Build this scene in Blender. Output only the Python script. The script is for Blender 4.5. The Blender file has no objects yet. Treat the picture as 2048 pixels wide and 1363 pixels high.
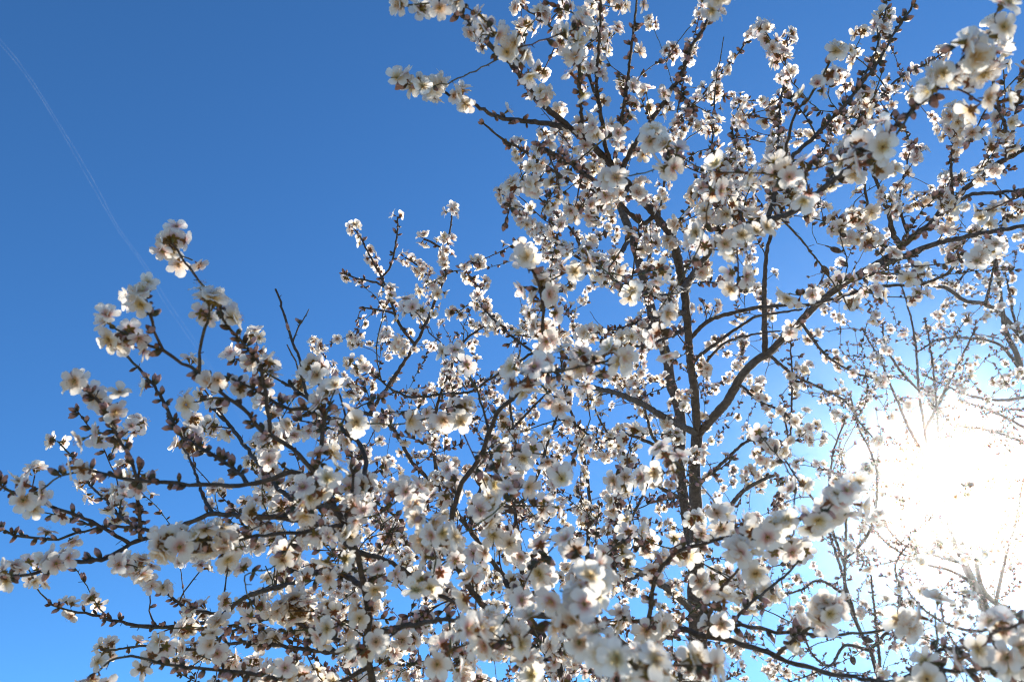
import bpy, math, random
import numpy as np
from mathutils import Vector, Matrix, noise
random.seed(7); rng = np.random.default_rng(7)
R = math.radians
sc = bpy.context.scene
C = sc.collection
# ------------------------------------------------------------------ camera, sky, sun, exposure
CAM_Z, PITCH, FPX = 1.6, 38.0, 1593.0
cam_d = bpy.data.cameras.new('camera'); cam = bpy.data.objects.new('camera', cam_d); C.objects.link(cam)
cam_d.sensor_width = 36.0; cam_d.lens = 36.0 * FPX / 2048.0
cam_d.clip_start = 0.05; cam_d.clip_end = 60000
cam.location = (0, 0, CAM_Z); cam.rotation_euler = (R(90 + PITCH), 0, 0)
cam_d.dof.use_dof = True; cam_d.dof.focus_distance = 2.0; cam_d.dof.aperture_fstop = 6.3
sc.camera = cam
RX = np.array([1.0, 0, 0])
FW = np.array([0, math.cos(R(PITCH)), math.sin(R(PITCH))])
UP = np.array([0, -math.sin(R(PITCH)), math.cos(R(PITCH))])
ORG = np.array([0, 0, CAM_Z])
def P(x, y, d):
    return ORG + d * (FW + RX * ((x - 1024) / FPX) - UP * ((y - 681.5) / FPX))
def proj(p):
    v = np.asarray(p) - ORG; d = v @ FW
    return 1024 + FPX * (v @ RX) / d, 681.5 - FPX * (v @ UP) / d, d
sun_dir = P(1912, 985, 1.0) - ORG; sun_dir = sun_dir / np.linalg.norm(sun_dir)
SUN_EL = math.asin(sun_dir[2]); SUN_AZ = math.atan2(sun_dir[0], sun_dir[1])
world = bpy.data.worlds.new('World'); sc.world = world; world.use_nodes = True
nt = world.node_tree; bg = nt.nodes['Background']
sky = nt.nodes.new('ShaderNodeTexSky'); sky.sky_type = 'NISHITA'; sky.sun_disc = False
sky.sun_elevation = SUN_EL; sky.sun_rotation = SUN_AZ
sky.altitude = 400; sky.air_density = 0.85; sky.dust_density = 0.18; sky.ozone_density = 5.5
# the camera's rendering of a clear winter sky: deeper and more saturated than the sky model's
deep = nt.nodes.new('ShaderNodeVectorMath'); deep.operation = 'MULTIPLY'; deep.inputs[1].default_value = (0.57, 0.98, 1.17)
nt.links.new(sky.outputs[0], deep.inputs[0]); nt.links.new(deep.outputs[0], bg.inputs[0]); bg.inputs[1].default_value = 0.095
sl = bpy.data.lights.new('sun', 'SUN'); sl.energy = 5.0; sl.angle = R(0.5); sl.color = (1.0, 0.93, 0.81)
so = bpy.data.objects.new('sun', sl); C.objects.link(so)
so.rotation_euler = Vector(sun_dir).to_track_quat('Z', 'Y').to_euler(); so.location = (3, 3, 9)
sc.view_settings.view_transform = 'Standard'; sc.view_settings.look = 'None'
sc.view_settings.exposure = 0.93; sc.view_settings.gamma = 1.0; sc.view_settings.use_curve_mapping = False
sc.render.engine = 'CYCLES'
sc.cycles.use_denoising = True; sc.cycles.filter_width = 1.1
sc.cycles.max_bounces = 8; sc.cycles.transparent_max_bounces = 12; sc.cycles.volume_bounces = 0
GLARE_DENSITY, GLARE_G = 0.0038, 0.955

# ------------------------------------------------------------------ materials
def mat(name):
    m = bpy.data.materials.new(name); m.use_nodes = True
    m.node_tree.nodes.clear(); return m, m.node_tree.nodes, m.node_tree.links
def petal_material():
    m, N, L = mat('petal')
    out = N.new('ShaderNodeOutputMaterial'); at = N.new('ShaderNodeAttribute'); at.attribute_name = 'Col'
    tc = N.new('ShaderNodeTexCoord'); nz = N.new('ShaderNodeTexNoise'); nz.inputs['Scale'].default_value = 260
    L.new(tc.outputs['Object'], nz.inputs['Vector'])
    mr = N.new('ShaderNodeMapRange'); mr.inputs['To Min'].default_value = 0.9; mr.inputs['To Max'].default_value = 1.04
    L.new(nz.outputs['Fac'], mr.inputs['Value'])
    mx = N.new('ShaderNodeVectorMath'); mx.operation = 'SCALE'
    L.new(at.outputs['Color'], mx.inputs[0]); L.new(mr.outputs[0], mx.inputs['Scale'])
    df = N.new('ShaderNodeBsdfDiffuse'); tr = N.new('ShaderNodeBsdfTranslucent'); gl = N.new('ShaderNodeBsdfGlossy')
    gl.inputs['Roughness'].default_value = 0.45
    L.new(mx.outputs[0], df.inputs['Color']); L.new(mx.outputs[0], tr.inputs['Color'])
    bp = N.new('ShaderNodeBump'); bp.inputs['Strength'].default_value = 0.25; bp.inputs['Distance'].default_value = 0.001
    L.new(nz.outputs['Fac'], bp.inputs['Height'])
    L.new(bp.outputs[0], df.inputs['Normal']); L.new(bp.outputs[0], tr.inputs['Normal'])
    m1 = N.new('ShaderNodeMixShader'); m1.inputs[0].default_value = 0.58
    L.new(df.outputs[0], m1.inputs[1]); L.new(tr.outputs[0], m1.inputs[2])
    m2 = N.new('ShaderNodeMixShader'); m2.inputs[0].default_value = 0.03
    L.new(m1.outputs[0], m2.inputs[1]); L.new(gl.outputs[0], m2.inputs[2])
    L.new(m2.outputs[0], out.inputs[0]); return m
def soft_material(name, rough, trans):
    m, N, L = mat(name)
    out = N.new('ShaderNodeOutputMaterial'); at = N.new('ShaderNodeAttribute'); at.attribute_name = 'Col'
    tc = N.new('ShaderNodeTexCoord'); nz = N.new('ShaderNodeTexNoise'); nz.inputs['Scale'].default_value = 300
    L.new(tc.outputs['Object'], nz.inputs['Vector'])
    mr = N.new('ShaderNodeMapRange'); mr.inputs['To Min'].default_value = 0.6; mr.inputs['To Max'].default_value = 1.35
    L.new(nz.outputs['Fac'], mr.inputs['Value'])
    mx = N.new('ShaderNodeVectorMath'); mx.operation = 'SCALE'
    L.new(at.outputs['Color'], mx.inputs[0]); L.new(mr.outputs[0], mx.inputs['Scale'])
    pb = N.new('ShaderNodeBsdfPrincipled'); pb.inputs['Roughness'].default_value = rough
    pb.inputs['Specular IOR Level'].default_value = 0.35
    L.new(mx.outputs[0], pb.inputs['Base Color'])
    tr = N.new('ShaderNodeBsdfTranslucent'); L.new(mx.outputs[0], tr.inputs['Color'])
    ms = N.new('ShaderNodeMixShader'); ms.inputs[0].default_value = trans
    L.new(pb.outputs[0], ms.inputs[1]); L.new(tr.outputs[0], ms.inputs[2])
    L.new(ms.outputs[0], out.inputs[0]); return m
def bark_material():
    m, N, L = mat('bark')
    out = N.new('ShaderNodeOutputMaterial'); at = N.new('ShaderNodeAttribute'); at.attribute_name = 'Col'
    tc = N.new('ShaderNodeTexCoord')
    mp = N.new('ShaderNodeMapping'); mp.inputs['Scale'].default_value = (1, 1, 2.5)
    L.new(tc.outputs['Object'], mp.inputs['Vector'])
    n1 = N.new('ShaderNodeTexNoise'); n1.inputs['Scale'].default_value = 48; n1.inputs['Detail'].default_value = 6
    n1.inputs['Roughness'].default_value = 0.7; L.new(mp.outputs[0], n1.inputs['Vector'])
    n2 = N.new('ShaderNodeTexNoise'); n2.inputs['Scale'].default_value = 190; n2.inputs['Detail'].default_value = 3
    L.new(mp.outputs[0], n2.inputs['Vector'])
    mr = N.new('ShaderNodeMapRange'); mr.inputs['From Min'].default_value = 0.3; mr.inputs['From Max'].default_value = 0.72
    mr.inputs['To Min'].default_value = 0.4; mr.inputs['To Max'].default_value = 2.1
    L.new(n1.outputs['Fac'], mr.inputs['Value'])
    mx = N.new('ShaderNodeVectorMath'); mx.operation = 'SCALE'
    L.new(at.outputs['Color'], mx.inputs[0]); L.new(mr.outputs[0], mx.inputs['Scale'])
    pb = N.new('ShaderNodeBsdfPrincipled'); pb.inputs['Roughness'].default_value = 0.75
    pb.inputs['Specular IOR Level'].default_value = 0.3
    L.new(mx.outputs[0], pb.inputs['Base Color'])
    ad = N.new('ShaderNodeMath'); ad.operation = 'ADD'
    L.new(n1.outputs['Fac'], ad.inputs[0]); L.new(n2.outputs['Fac'], ad.inputs[1])
    bp = N.new('ShaderNodeBump'); bp.inputs['Strength'].default_value = 0.8; bp.inputs['Distance'].default_value = 0.004
    L.new(ad.outputs[0], bp.inputs['Height']); L.new(bp.outputs[0], pb.inputs['Normal'])
    L.new(pb.outputs[0], out.inputs[0]); return m
M_PETAL = petal_material(); M_SOFT = soft_material('calyx', 0.6, 0.25)
M_STAMEN = soft_material('stamen', 0.7, 0.45); M_BARK = bark_material()
M_NUT = soft_material('dry_hull', 0.8, 0.0)

# ------------------------------------------------------------------ mesh helpers
class MB:
    """verts, faces (tri or quad), per-vertex colour, per-face material slot"""
    def __init__(s): s.v = []; s.c = []; s.t = []; s.m = []; s.n = 0
    def add(s, v, c, t, m):
        v = np.asarray(v, float); t = np.asarray(t, int)
        s.v.append(v); s.c.append(np.broadcast_to(np.asarray(c, float), (len(v), 3))); s.t.append(t + s.n)
        s.m.append(np.broadcast_to(np.asarray(m, int), (len(t),))); s.n += len(v)
    def arrays(s):
        return np.concatenate(s.v), np.concatenate(s.c), np.concatenate(s.t), np.concatenate(s.m)
def make_mesh(name, arrs, mats, smooth=True):
    v, c, t, mi = arrs
    me = bpy.data.meshes.new(name)
    me.vertices.add(len(v)); me.vertices.foreach_set('co', v.astype(np.float32).ravel())
    me.loops.add(len(t) * 3); me.loops.foreach_set('vertex_index', t.astype(np.int32).ravel())
    me.polygons.add(len(t)); me.polygons.foreach_set('loop_start', np.arange(0, len(t) * 3, 3, dtype=np.int32))
    for m in mats: me.materials.append(m)
    me.polygons.foreach_set('material_index', mi.astype(np.int32))
    me.polygons.foreach_set('use_smooth', np.full(len(t), smooth))
    ca = me.color_attributes.new('Col', 'FLOAT_COLOR', 'POINT')
    ca.data.foreach_set('color', np.concatenate([c, np.ones((len(c), 1))], 1).astype(np.float32).ravel())
    me.update(calc_edges=True); me.validate(); return me
def link(name, data, parent=None):
    o = bpy.data.objects.new(name, data); C.objects.link(o)
    if parent is not None: o.parent = parent
    return o
def rotm(axis, a):
    return np.array(Matrix.Rotation(a, 3, Vector(axis)))

# ------------------------------------------------------------------ blossom pieces (local +Z faces out of the flower)
WHITE = np.array([0.945, 0.90, 0.835])
PALETTE = [  # colour at the claw, width of the tint
    (np.array([0.80, 0.30, 0.26]), 0.40), (np.array([0.72, 0.20, 0.16]), 0.36),
    (np.array([0.76, 0.56, 0.12]), 0.42), (np.array([0.86, 0.58, 0.18]), 0.46),
    (np.array([0.82, 0.44, 0.18]), 0.46)]
def petal_arrays(pal, seed, nu, nv, cup):
    r = random.Random(seed)
    Lp = 0.0205 * r.uniform(0.92, 1.08); W = 0.0140 * r.uniform(0.9, 1.12)
    notch = r.uniform(0.0008, 0.003); k1 = r.uniform(0, 6.3); k2 = r.uniform(0, 6.3)
    curl = r.uniform(-0.25, 0.35); roll = r.uniform(0.05, 0.35); tw = r.uniform(-0.25, 0.25)
    V = []; Cc = []
    for i in range(nu + 1):
        u = i / nu
        w = W * 0.5 * (0.12 + 0.93 * math.sin(u ** 1.05 * math.pi * 0.82) ** 0.9 if u > 0 else 0.12)
        if i == nu: w *= 0.80
        for j in range(nv + 1):
            s = j / nv * 2 - 1
            y = Lp * (0.09 + 0.91 * u)
            if i == nu: y -= notch * (1 - abs(s)) + 0.0016 * s * s
            x = w * s
            z = -roll * x * x / W * 1.2 * -1
            z += 0.0007 * u * math.sin(9 * s + k1) + 0.0006 * u * math.sin(13 * u + k2 + 3 * s)
            ang = cup * (1 - u * 0.5) + curl * u
            z += tw * x * u
            V.append((x, y * math.cos(ang), z + y * math.sin(ang)))
            base, bw = PALETTE[pal]
            f = math.exp(-(u / (bw * 0.72)) ** 2) * (1.0 - 0.25 * abs(s))
            vein = 1 - 0.045 * (1 + math.sin(s * 14 + k1)) * (1 - u * 0.4)
            Cc.append(WHITE * vein * (1 - f) + base * f)
    T = []
    for i in range(nu):
        for j in range(nv):
            a = i * (nv + 1) + j; b = a + 1; c = a + nv + 1; d = c + 1
            T += [(a, b, d), (a, d, c)]
    return np.array(V), np.array(Cc), np.array(T), np.zeros(len(T), int)
def calyx_into(mb, seed, seg, slot, pedicel=0.006):
    r = random.Random(seed)
    red = np.array([0.28, 0.10, 0.035]); gr = np.array([0.24, 0.19, 0.04])
    f = r.uniform(0, 1); col = red * f + gr * (1 - f)
    prof = [(-0.0085 - pedicel, 0.0009), (-0.0085, 0.0011), (-0.0065, 0.0024), (-0.002, 0.0027), (0.0006, 0.0031), (0.0002, 0.0012)]
    V = []; T = []
    for z, rad in prof:
        for k in range(seg):
            a = 2 * math.pi * k / seg; V.append((rad * math.cos(a), rad * math.sin(a), z))
    for i in range(len(prof) - 1):
        for k in range(seg):
            a = i * seg + k; b = i * seg + (k + 1) % seg; T += [(a, b, b + seg), (a, b + seg, a + seg)]
    cc = np.array([col * (0.8 + 0.3 * i / len(prof)) for i in range(len(prof)) for _ in range(seg)])
    cc[-seg:] = np.array([0.30, 0.22, 0.05])
    mb.add(V, cc, T, slot)
    for k in range(5):   # sepals, behind and between the petals
        a = 2 * math.pi * (k + 0.5) / 5 + r.uniform(-0.1, 0.1)
        l = 0.0072 * r.uniform(0.85, 1.15); w = 0.0026; dz = r.uniform(-0.0022, 0.0004)
        ca, sa = math.cos(a), math.sin(a)
        pts = [(0.0024, -w, -0.0005), (0.0024, w, -0.0005), (0.0024 + l * 0.55, w * 0.95, dz * 0.4 - 0.0003), (0.0024 + l * 0.55, -w * 0.95, dz * 0.4 - 0.0003), (0.0024 + l, 0, dz)]
        mb.add([(x * ca - y * sa, x * sa + y * ca, z) for x, y, z in pts], col * r.uniform(0.8, 1.25), [(0, 1, 2), (0, 2, 3), (3, 2, 4)], slot)
def stamens_into(mb, seed, n, slot, fine=True, cupf=1.0):
    r = random.Random(seed)
    fil = np.array([0.82, 0.66, 0.36]) if r.random() < 0.65 else np.array([0.80, 0.38, 0.26])
    ant = np.array([0.85, 0.50, 0.05]) if r.random() < 0.75 else np.array([0.40, 0.20, 0.07])
    for k in range(n):
        a = 2 * math.pi * k / n + r.uniform(-0.2, 0.2); l = 0.0105 * r.uniform(0.65, 1.15)
        sp = r.uniform(0.15, 0.75) * cupf; ca, sa = math.cos(a), math.sin(a)
        x1 = 0.0014 + l * math.sin(sp); z1 = l * math.cos(sp); w = 0.00022 if fine else 0.00035
        p0 = np.array([0.0014 * ca, 0.0014 * sa, 0.0]); p1 = np.array([x1 * ca, x1 * sa, z1]); s = np.array([-sa, ca, 0]) * w
        mb.add([p0 - s, p0 + s, p1], fil, [(0, 1, 2)], slot)
        q = 0.00062 if fine else 0.0008
        e = [np.array(v) * q for v in ((1, 0, 0), (-0.5, 0.87, 0), (-0.5, -0.87, 0), (0, 0, 1.3), (0, 0, -1.3))]
        if fine: mb.add([p1 + v for v in e], ant * r.uniform(0.7, 1.2), [(0, 1, 3), (1, 2, 3), (2, 0, 3), (1, 0, 4), (2, 1, 4), (0, 2, 4)], slot)
        else: mb.add([p1 + e[0] , p1 + e[1], p1 + e[2], p1 + e[3]], ant, [(0, 1, 3), (1, 2, 3), (2, 0, 3)], slot)
NV_P = 5
PETALS = {}
for pal in range(len(PALETTE)):
    for s in range(NV_P):
        PETALS[pal, s] = make_mesh('petal', petal_arrays(pal, 100 * pal + s, 6, 5, 0.0), [M_PETAL])
CALYX = []
for s in range(6):
    mb = MB(); calyx_into(mb, s, 7, 0); CALYX.append(make_mesh('blossom', mb.arrays(), [M_SOFT]))
STAM = []
for s in range(5):
    mb = MB(); stamens_into(mb, s + 40, 20, 0); STAM.append(make_mesh('stamens', mb.arrays(), [M_STAMEN]))
def petal_rot(k, r, opening):
    """opening: 0 flat ... 1 closed"""
    cup = 0.06 + 1.1 * opening + r.uniform(-0.16, 0.14)
    return rotm((0, 0, 1), 2 * math.pi * k / 5 + r.uniform(-0.1, 0.1)) @ rotm((1, 0, 0), cup) @ rotm((0, 1, 0), r.uniform(-0.2, 0.2))
def far_flower(seed):
    r = random.Random(seed); mb = MB(); pal = r.randrange(len(PALETTE)); op = r.choice([0, 0.1, 0.1, 0.25, 0.5])
    for k in range(5):
        v, c, t, m = petal_arrays(pal, seed * 7 + k, 3, 3, 0.0)
        v = v @ petal_rot(k, r, op).T * r.uniform(0.9, 1.05); mb.add(v, c, t, 0)
    calyx_into(mb, seed, 4, 1, 0.003); stamens_into(mb, seed, 7, 2, False)
    return mb.arrays()
FARF = [far_flower(900 + i) for i in range(16)]
def bud_arrays(seed, seg):
    r = random.Random(seed); open_ = r.random()
    Lb = 0.012 + 0.007 * open_; W = 0.0030 + 0.0016 * open_
    brown = np.array([0.070, 0.044, 0.022]) * r.uniform(0.8, 1.4); green = np.array([0.10, 0.105, 0.05])
    f = r.random() * 0.9; sep = brown * (1 - f) + green * f
    tip = np.array([0.56, 0.33, 0.30]) * r.uniform(0.75, 1.15) if open_ > 0.45 else np.array([0.24, 0.12, 0.09])
    prof = [(0, 0.3), (0.13, 0.42), (0.26, 0.85), (0.45, 1.0), (0.58, 1.02), (0.60, 0.92), (0.78, 0.78), (0.92, 0.38), (1.0, 0.04)]
    if seg <= 4: prof = [prof[i] for i in (0, 2, 4, 6, 8)]
    V = []; Cc = []; T = []
    cut = 0.62 - 0.12 * open_
    for z, w in prof:
        for k in range(seg):
            a = 2 * math.pi * k / seg; ww = W * w * (1 + 0.10 * math.cos(5 * a))
            V.append((ww * math.cos(a), ww * math.sin(a), z * Lb)); c = sep if z < cut + 0.06 * math.cos(5 * a) else tip
            Cc.append(c)
    for i in range(len(prof) - 1):
        for k in range(seg):
            a = i * seg + k; b = i * seg + (k + 1) % seg; T += [(a, b, b + seg), (a, b + seg, a + seg)]
    return np.array(V), np.array(Cc), np.array(T), np.zeros(len(T), int)
NBUD = [make_mesh('bud', bud_arrays(i, 7), [M_SOFT]) for i in range(10)]
FBUD = [bud_arrays(i + 50, 4) for i in range(12)]

# ------------------------------------------------------------------ the three trees, traced limb by limb
# (tree, mode, width0, width1 (pixels of the photograph), depth0 or None = take it from the limb it leaves, depth1, points)
BR = []
def B(tree, mode, w0, w1, d0, d1, *pts, name='branch'): BR.append((tree, mode, w0, w1, d0, d1, pts, name))
# main tree
B(0,'N',40,23,2.8,2.75,(1404,1500),(1400,1400),(1398,1346),(1395,1250),(1391,1180),(1394,1090),(1392,1010),(1389,940),(1394,870),name='trunk')
B(0,'N',16,17,None,2.3,(1394,870),(1392,820),(1388,775),(1382,731),(1376,659),(1369,577),name='limb')
B(0,'M',18,9,None,1.25,(1369,577),(1345,480),(1310,430),(1261,373),(1227,335),(1190,297),(1145,260),(1086,209),(1056,171),(1015,120),(977,89),(946,51),(912,17),(880,-12),name='limb')
B(0,'N',24,16,2.9,3.1,(1394,1140),(1380,1075),(1368,1000),(1358,930),(1361,860),(1357,810),(1341,765),(1334,715),(1310,650),(1288,560),(1262,470),(1235,400),name='limb')
B(0,'N',18,10,None,1.7,(1394,872),(1427,833),(1454,802),(1481,755),(1505,727),(1540,703),(1570,672),(1601,642),(1639,604),(1690,566),(1734,539),(1789,505),(1820,478),(1861,447),(1881,424),(1929,380),(1974,342),(2018,315),(2060,288),name='limb')
B(0,'N',14,9,None,1.7,(1392,866),(1350,845),(1283,807),(1231,786),(1180,773),(1136,764),name='limb')
B(0,'M',12,5,None,1.35,(1145,260),(1108,250),(1070,245),(1000,235),(940,205),(900,190),(865,172))
B(0,'B',12,5,None,1.4,(1261,373),(1230,400)if 0 else (1240,385),(1205,372),(1172,349),(1127,318),(1076,288))
B(0,'B',10,4,None,1.9,(1310,430),(1281,445),(1230,400),(1170,372),(1120,350),(1075,320),(1035,295),(1000,275),(968,248))
B(0,'F',9,4,None,1.4,(1190,297),(1170,270),(1162,230),(1160,160),(1158,90),(1162,40))
B(0,'M',10,4,None,1.5,(1227,335),(1213,301),(1199,212),(1192,171),(1199,68),(1203,-15))
B(0,'B',9,4,None,1.45,(1227,335),(1238,270),(1247,219),(1257,147),(1264,85),(1275,-10))
B(0,'M',12,6,None,1.2,(1261,373),(1244,349),(1264,298),(1295,253),(1336,191),(1370,130),(1387,89),(1400,68),(1425,20),(1440,-20))
B(0,'F',7,3,None,1.75,(1199,212),(1160,110),(1117,65),(1076,34),(1042,14))
B(0,'F',9,3,None,2.1,(1262,470),(1200,560)if 0 else (1230,520),(1170,520),(1139,503),(1095,475),(1060,451),(1042,431),(1015,397),(1004,386))
B(0,'M',6,3,None,2.2,(1170,520),(1150,470),(1114,431),(1086,404),(1059,376),(1045,359))
B(0,'M',16,9,1.7,0.66,(1369,577),(1400,530),(1440,480),(1495,451),(1587,424),(1642,380),(1690,345),(1734,301),(1779,260),(1827,219),(1871,178),(1902,144),(1935,108))
B(0,'B',10,4,None,1.5,(1540,440),(1560,360),(1581,318),(1622,280),(1656,246),(1676,226),(1710,185),(1748,137),(1786,72),(1820,20),(1840,-15))
B(0,'M',7,4,None,1.3,(1560,360),(1587,239),(1615,198),(1639,164),(1666,113))
B(0,'M',6,3,None,1.6,(1710,185),(1748,113),(1762,61),(1775,-10))
B(0,'M',7,3,None,2.1,(1650,380),(1690,300),(1724,232),(1758,198),(1789,164),(1820,144),(1861,123),(1885,106))
B(0,'M',7,3,None,2.0,(1560,440),(1598,345),(1639,315),(1656,280),(1666,246))
B(0,'F',7,3,None,2.2,(1290,560),(1300,400)if 0 else (1320,420),(1340,290),(1362,232),(1403,192),(1437,150),(1464,123),(1495,82),(1519,58))
B(0,'F',6,3,None,2.1,(1545,400),(1556,300),(1560,219),(1567,171),(1570,130),(1576,70))
B(0,'F',6,3,None,2.2,(1430,470),(1422,360),(1425,280),(1430,180))
B(0,'F',6,3,None,2.2,(1480,450),(1470,360),(1472,290),(1480,210))
B(0,'F',7,4,None,1.6,(1905,400),(1902,330),(1907,290),(1910,225))
B(0,'B',8,3,None,1.5,(2005,325),(2018,308),(2029,239),(2039,185),(2050,130))
B(0,'M',8,4,None,1.2,(2018,315),(2011,260),(1994,202),(1985,150),(1990,60))
B(0,'N',10,5,None,1.5,(1861,447),(1933,393),(1998,386),(2060,378))
B(0,'N',12,8,None,1.6,(1734,539),(1793,519),(1861,491),(1929,474),(2060,450),name='limb')
B(0,'N',11,5,None,1.9,(1810,500),(1786,466),(1775,417),(1748,352),(1730,300))
B(0,'M',7,4,None,1.9,(1790,505),(1741,466),(1734,403),(1728,342),(1735,280))
B(0,'F',6,3,None,2.1,(1820,478),(1799,414),(1806,359),(1822,300))
B(0,'N',12,5,None,2.2,(1529,706),(1529,611),(1533,508),(1553,440),(1575,380))
B(0,'N',9,5,None,1.9,(1378,680),(1416,642),(1485,621),(1553,611),(1622,608),(1690,590),(1758,573),(1847,567),(1900,545))
B(0,'N',8,4,None,2.1,(1388,735),(1392,717),(1433,686),(1485,649),(1519,631),(1604,618))
B(0,'N',7,3,None,2.3,(1388,760),(1444,690),(1520,666),(1560,662))
B(0,'M',7,3,None,2.6,(1536,710),(1587,748),(1639,775),(1690,802),(1724,850),(1751,880))
B(0,'M',7,3,None,2.3,(1601,642),(1632,686),(1656,713),(1700,740),(1760,760))
B(0,'M',7,3,None,2.4,(1481,770),(1519,802),(1567,823),(1600,860))
B(0,'F',6,3,None,2.5,(1567,823),(1580,878),(1584,748),(1580,680))
B(0,'M',10,4,None,1.35,(1369,577),(1334,591),(1283,585),(1231,561),(1197,533),(1175,510))
B(0,'M',9,4,None,1.7,(1372,620),(1293,639),(1231,660),(1177,667))
B(0,'N',10,5,None,1.5,(1372,620),(1300,653),(1266,684),(1214,708),(1150,730))
B(0,'M',7,4,None,1.8,(1376,659),(1286,691),(1231,684),(1163,674))
B(0,'N',14,6,None,2.2,(1392,1090),(1440,1060),(1461,1013),(1485,983),(1512,965),(1553,948))
B(0,'M',12,5,None,2.0,(1392,1090),(1350,1102),(1283,1146),(1218,1174))
B(0,'N',18,8,None,1.9,(1396,1230),(1350,1187),(1293,1150),(1259,1136),(1200,1120))
B(0,'M',7,3,None,1.4,(1231,1168),(1231,1120),(1231,1071),(1235,993),(1240,965))
B(0,'M',9,4,None,2.2,(1388,930),(1330,900),(1260,870),(1200,880),(1140,840))
B(0,'M',9,4,None,2.3,(1388,980),(1440,930),(1500,880),(1560,900))
B(0,'M',9,4,None,2.3,(1360,930),(1310,880),(1290,820),(1270,760))
B(0,'M',9,3,None,2.6,(1370,1000),(1300,960),(1240,900),(1200,840),(1180,790))
# middle limbs reaching up and left from the main trunk's foot
B(0,'N',20,8,2.6,2.5,(1398,1360),(1300,1330),(1180,1240),(1050,1225),(1026,1174),(992,1133),(940,1060),(880,980),name='limb')
B(0,'N',13,8,None,2.4,(880,980),(830,930),(800,880),(780,850),(739,827),(700,830))
B(0,'M',9,4,None,2.35,(700,890)if 0 else (735,832),(787,756),(814,715),(842,667),(862,622),(883,571),(893,537),(888,505),(872,488),(848,478))
B(0,'M',7,3,None,2.4,(830,690),(800,650),(783,605),(763,554),(742,516),(725,482),(708,455))
B(0,'M',5,3,None,2.4,(763,556),(777,540),(787,513),(794,468),(795,434))
B(0,'B',5,3,None,2.4,(775,575),(759,567),(718,557),(688,547))
B(0,'B',5,3,None,2.4,(785,630),(773,622),(729,615))
B(0,'F',5,3,None,2.3,(885,540),(896,482),(903,444),(903,420))
B(0,'M',6,3,None,2.2,(1020,720),(975,626),(958,581),(941,554),(927,533),(958,522))
B(0,'F',5,3,None,2.3,(870,600),(850,545),(820,520),(810,515))
B(0,'M',8,3,None,1.9,(1000,800),(975,760),(947,781),(906,786),(828,793),(787,780),(746,749),(705,728))
B(0,'N',10,4,None,2.7,(1050,1225),(1040,1100),(1028,1000),(1030,880),(1020,800),(1040,700))
B(0,'N',9,4,None,2.7,(1180,1240),(1175,1100),(1180,1000),(1160,880),(1130,780),(1120,680))
B(0,'N',9,4,None,2.8,(1180,1240),(1230,1100),(1290,980),(1310,900))
B(0,'N',8,3,None,2.8,(1028,1000),(1047,1000),(1077,945),(1101,866),(1130,790),(1150,700))
B(0,'M',8,4,None,2.4,(880,980),(868,900),(872,820),(900,740),(930,680),(990,640))
B(0,'M',8,4,None,2.5,(940,1060),(960,980),(990,900),(1060,820),(1100,780))
# near tree, its limbs spread from under the frame
B(2,'N',90,60,1.45,1.35,(1000,1900),(1010,1780),(1030,1620),name='trunk')
B(2,'N',24,11,None,1.5,(1030,1620),(1110,1480),(1128,1363),(1105,1310),(1085,1270),(1050,1225),(1010,1160),name='limb')
B(2,'N',26,11,None,1.1,(1010,1780),(840,1560),(760,1420),(739,1332),(732,1276),(739,1235),(729,1174),(715,1112),(701,1071),(688,1044),(664,1010),name='limb')
B(2,'N',14,9,None,1.25,(1085,1270),(990,1230),(930,1160),(903,1090),(903,1057),(910,1003),(924,965),(948,934),(968,900),(978,866),(995,824),(1026,797),name='limb')
B(2,'F',9,5,None,1.15,(1026,797),(1050,765),(1074,735),(1084,690),(1086,622),(1077,567),(1055,520))
B(2,'M',8,5,None,0.95,(1050,765),(1090,745),(1150,735),(1200,725),(1235,712))
B(2,'B',11,6,None,1.0,(688,1044),(640,960),(600,910),(560,880),(523,858),(486,817),(445,783),(400,745),(363,725),(328,701),(298,687),(274,679),name='limb')
B(2,'T',8,6,None,0.95,(328,701),(308,663),(301,640),(292,600))
B(2,'T',8,5,None,1.0,(395,742),(400,704),(410,660),(417,636),(418,615))
B(2,'B',9,5,None,1.05,(560,780)if 0 else (545,868),(530,770),(513,718),(479,677),(448,640),(440,612))
B(2,'T',7,4,None,1.15,(460,655),(440,620),(425,595),(407,571),(386,547),(363,513),(345,488))
B(2,'B',10,5,None,1.15,(690,900)if 0 else (640,930),(650,830),(622,817),(581,817),(537,797),(503,773),(462,756))
B(2,'N',12,6,None,1.4,(688,1044),(730,940),(720,890),(687,858),(636,814),(602,786),(564,763))
B(2,'N',7,4,None,1.5,(625,805),(612,786),(602,728),(581,674),(561,605),(551,578))
B(2,'N',4,2,None,1.5,(583,680),(595,660),(618,618))
B(2,'B',12,6,None,1.05,(664,1010),(602,945),(547,955),(496,969),(438,969),(376,969),(328,965),(284,962),(239,955),(205,946),(175,938))
B(2,'B',9,5,None,1.3,(500,968),(472,940),(420,960)if 0 else (407,900),(376,880),(359,866),(328,804),(301,763),(274,735),(250,708))
B(2,'B',10,6,None,1.05,(284,1000)if 0 else (276,975),(274,958),(263,921),(246,886),(233,866),(222,845),(205,810),(171,776),(150,762))
B(2,'N',12,9,None,1.4,(715,1112),(680,1075),(640,1050),(560,1035),(480,1030),(424,1027),(380,1045),(318,1068),name='limb')
B(2,'M',12,6,None,1.1,(318,1068),(284,1078),(260,1088),(226,1109),(191,1121),(147,1122),(116,1133),(58,1148),(28,1150))
B(2,'M',8,5,None,1.15,(260,1088),(253,1081),(198,1051),(154,1030),(99,1010),(34,986),(0,969),(-30,960))
B(2,'B',8,4,None,1.4,(318,1068),(274,1054),(205,1051),(150,1040))
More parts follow.
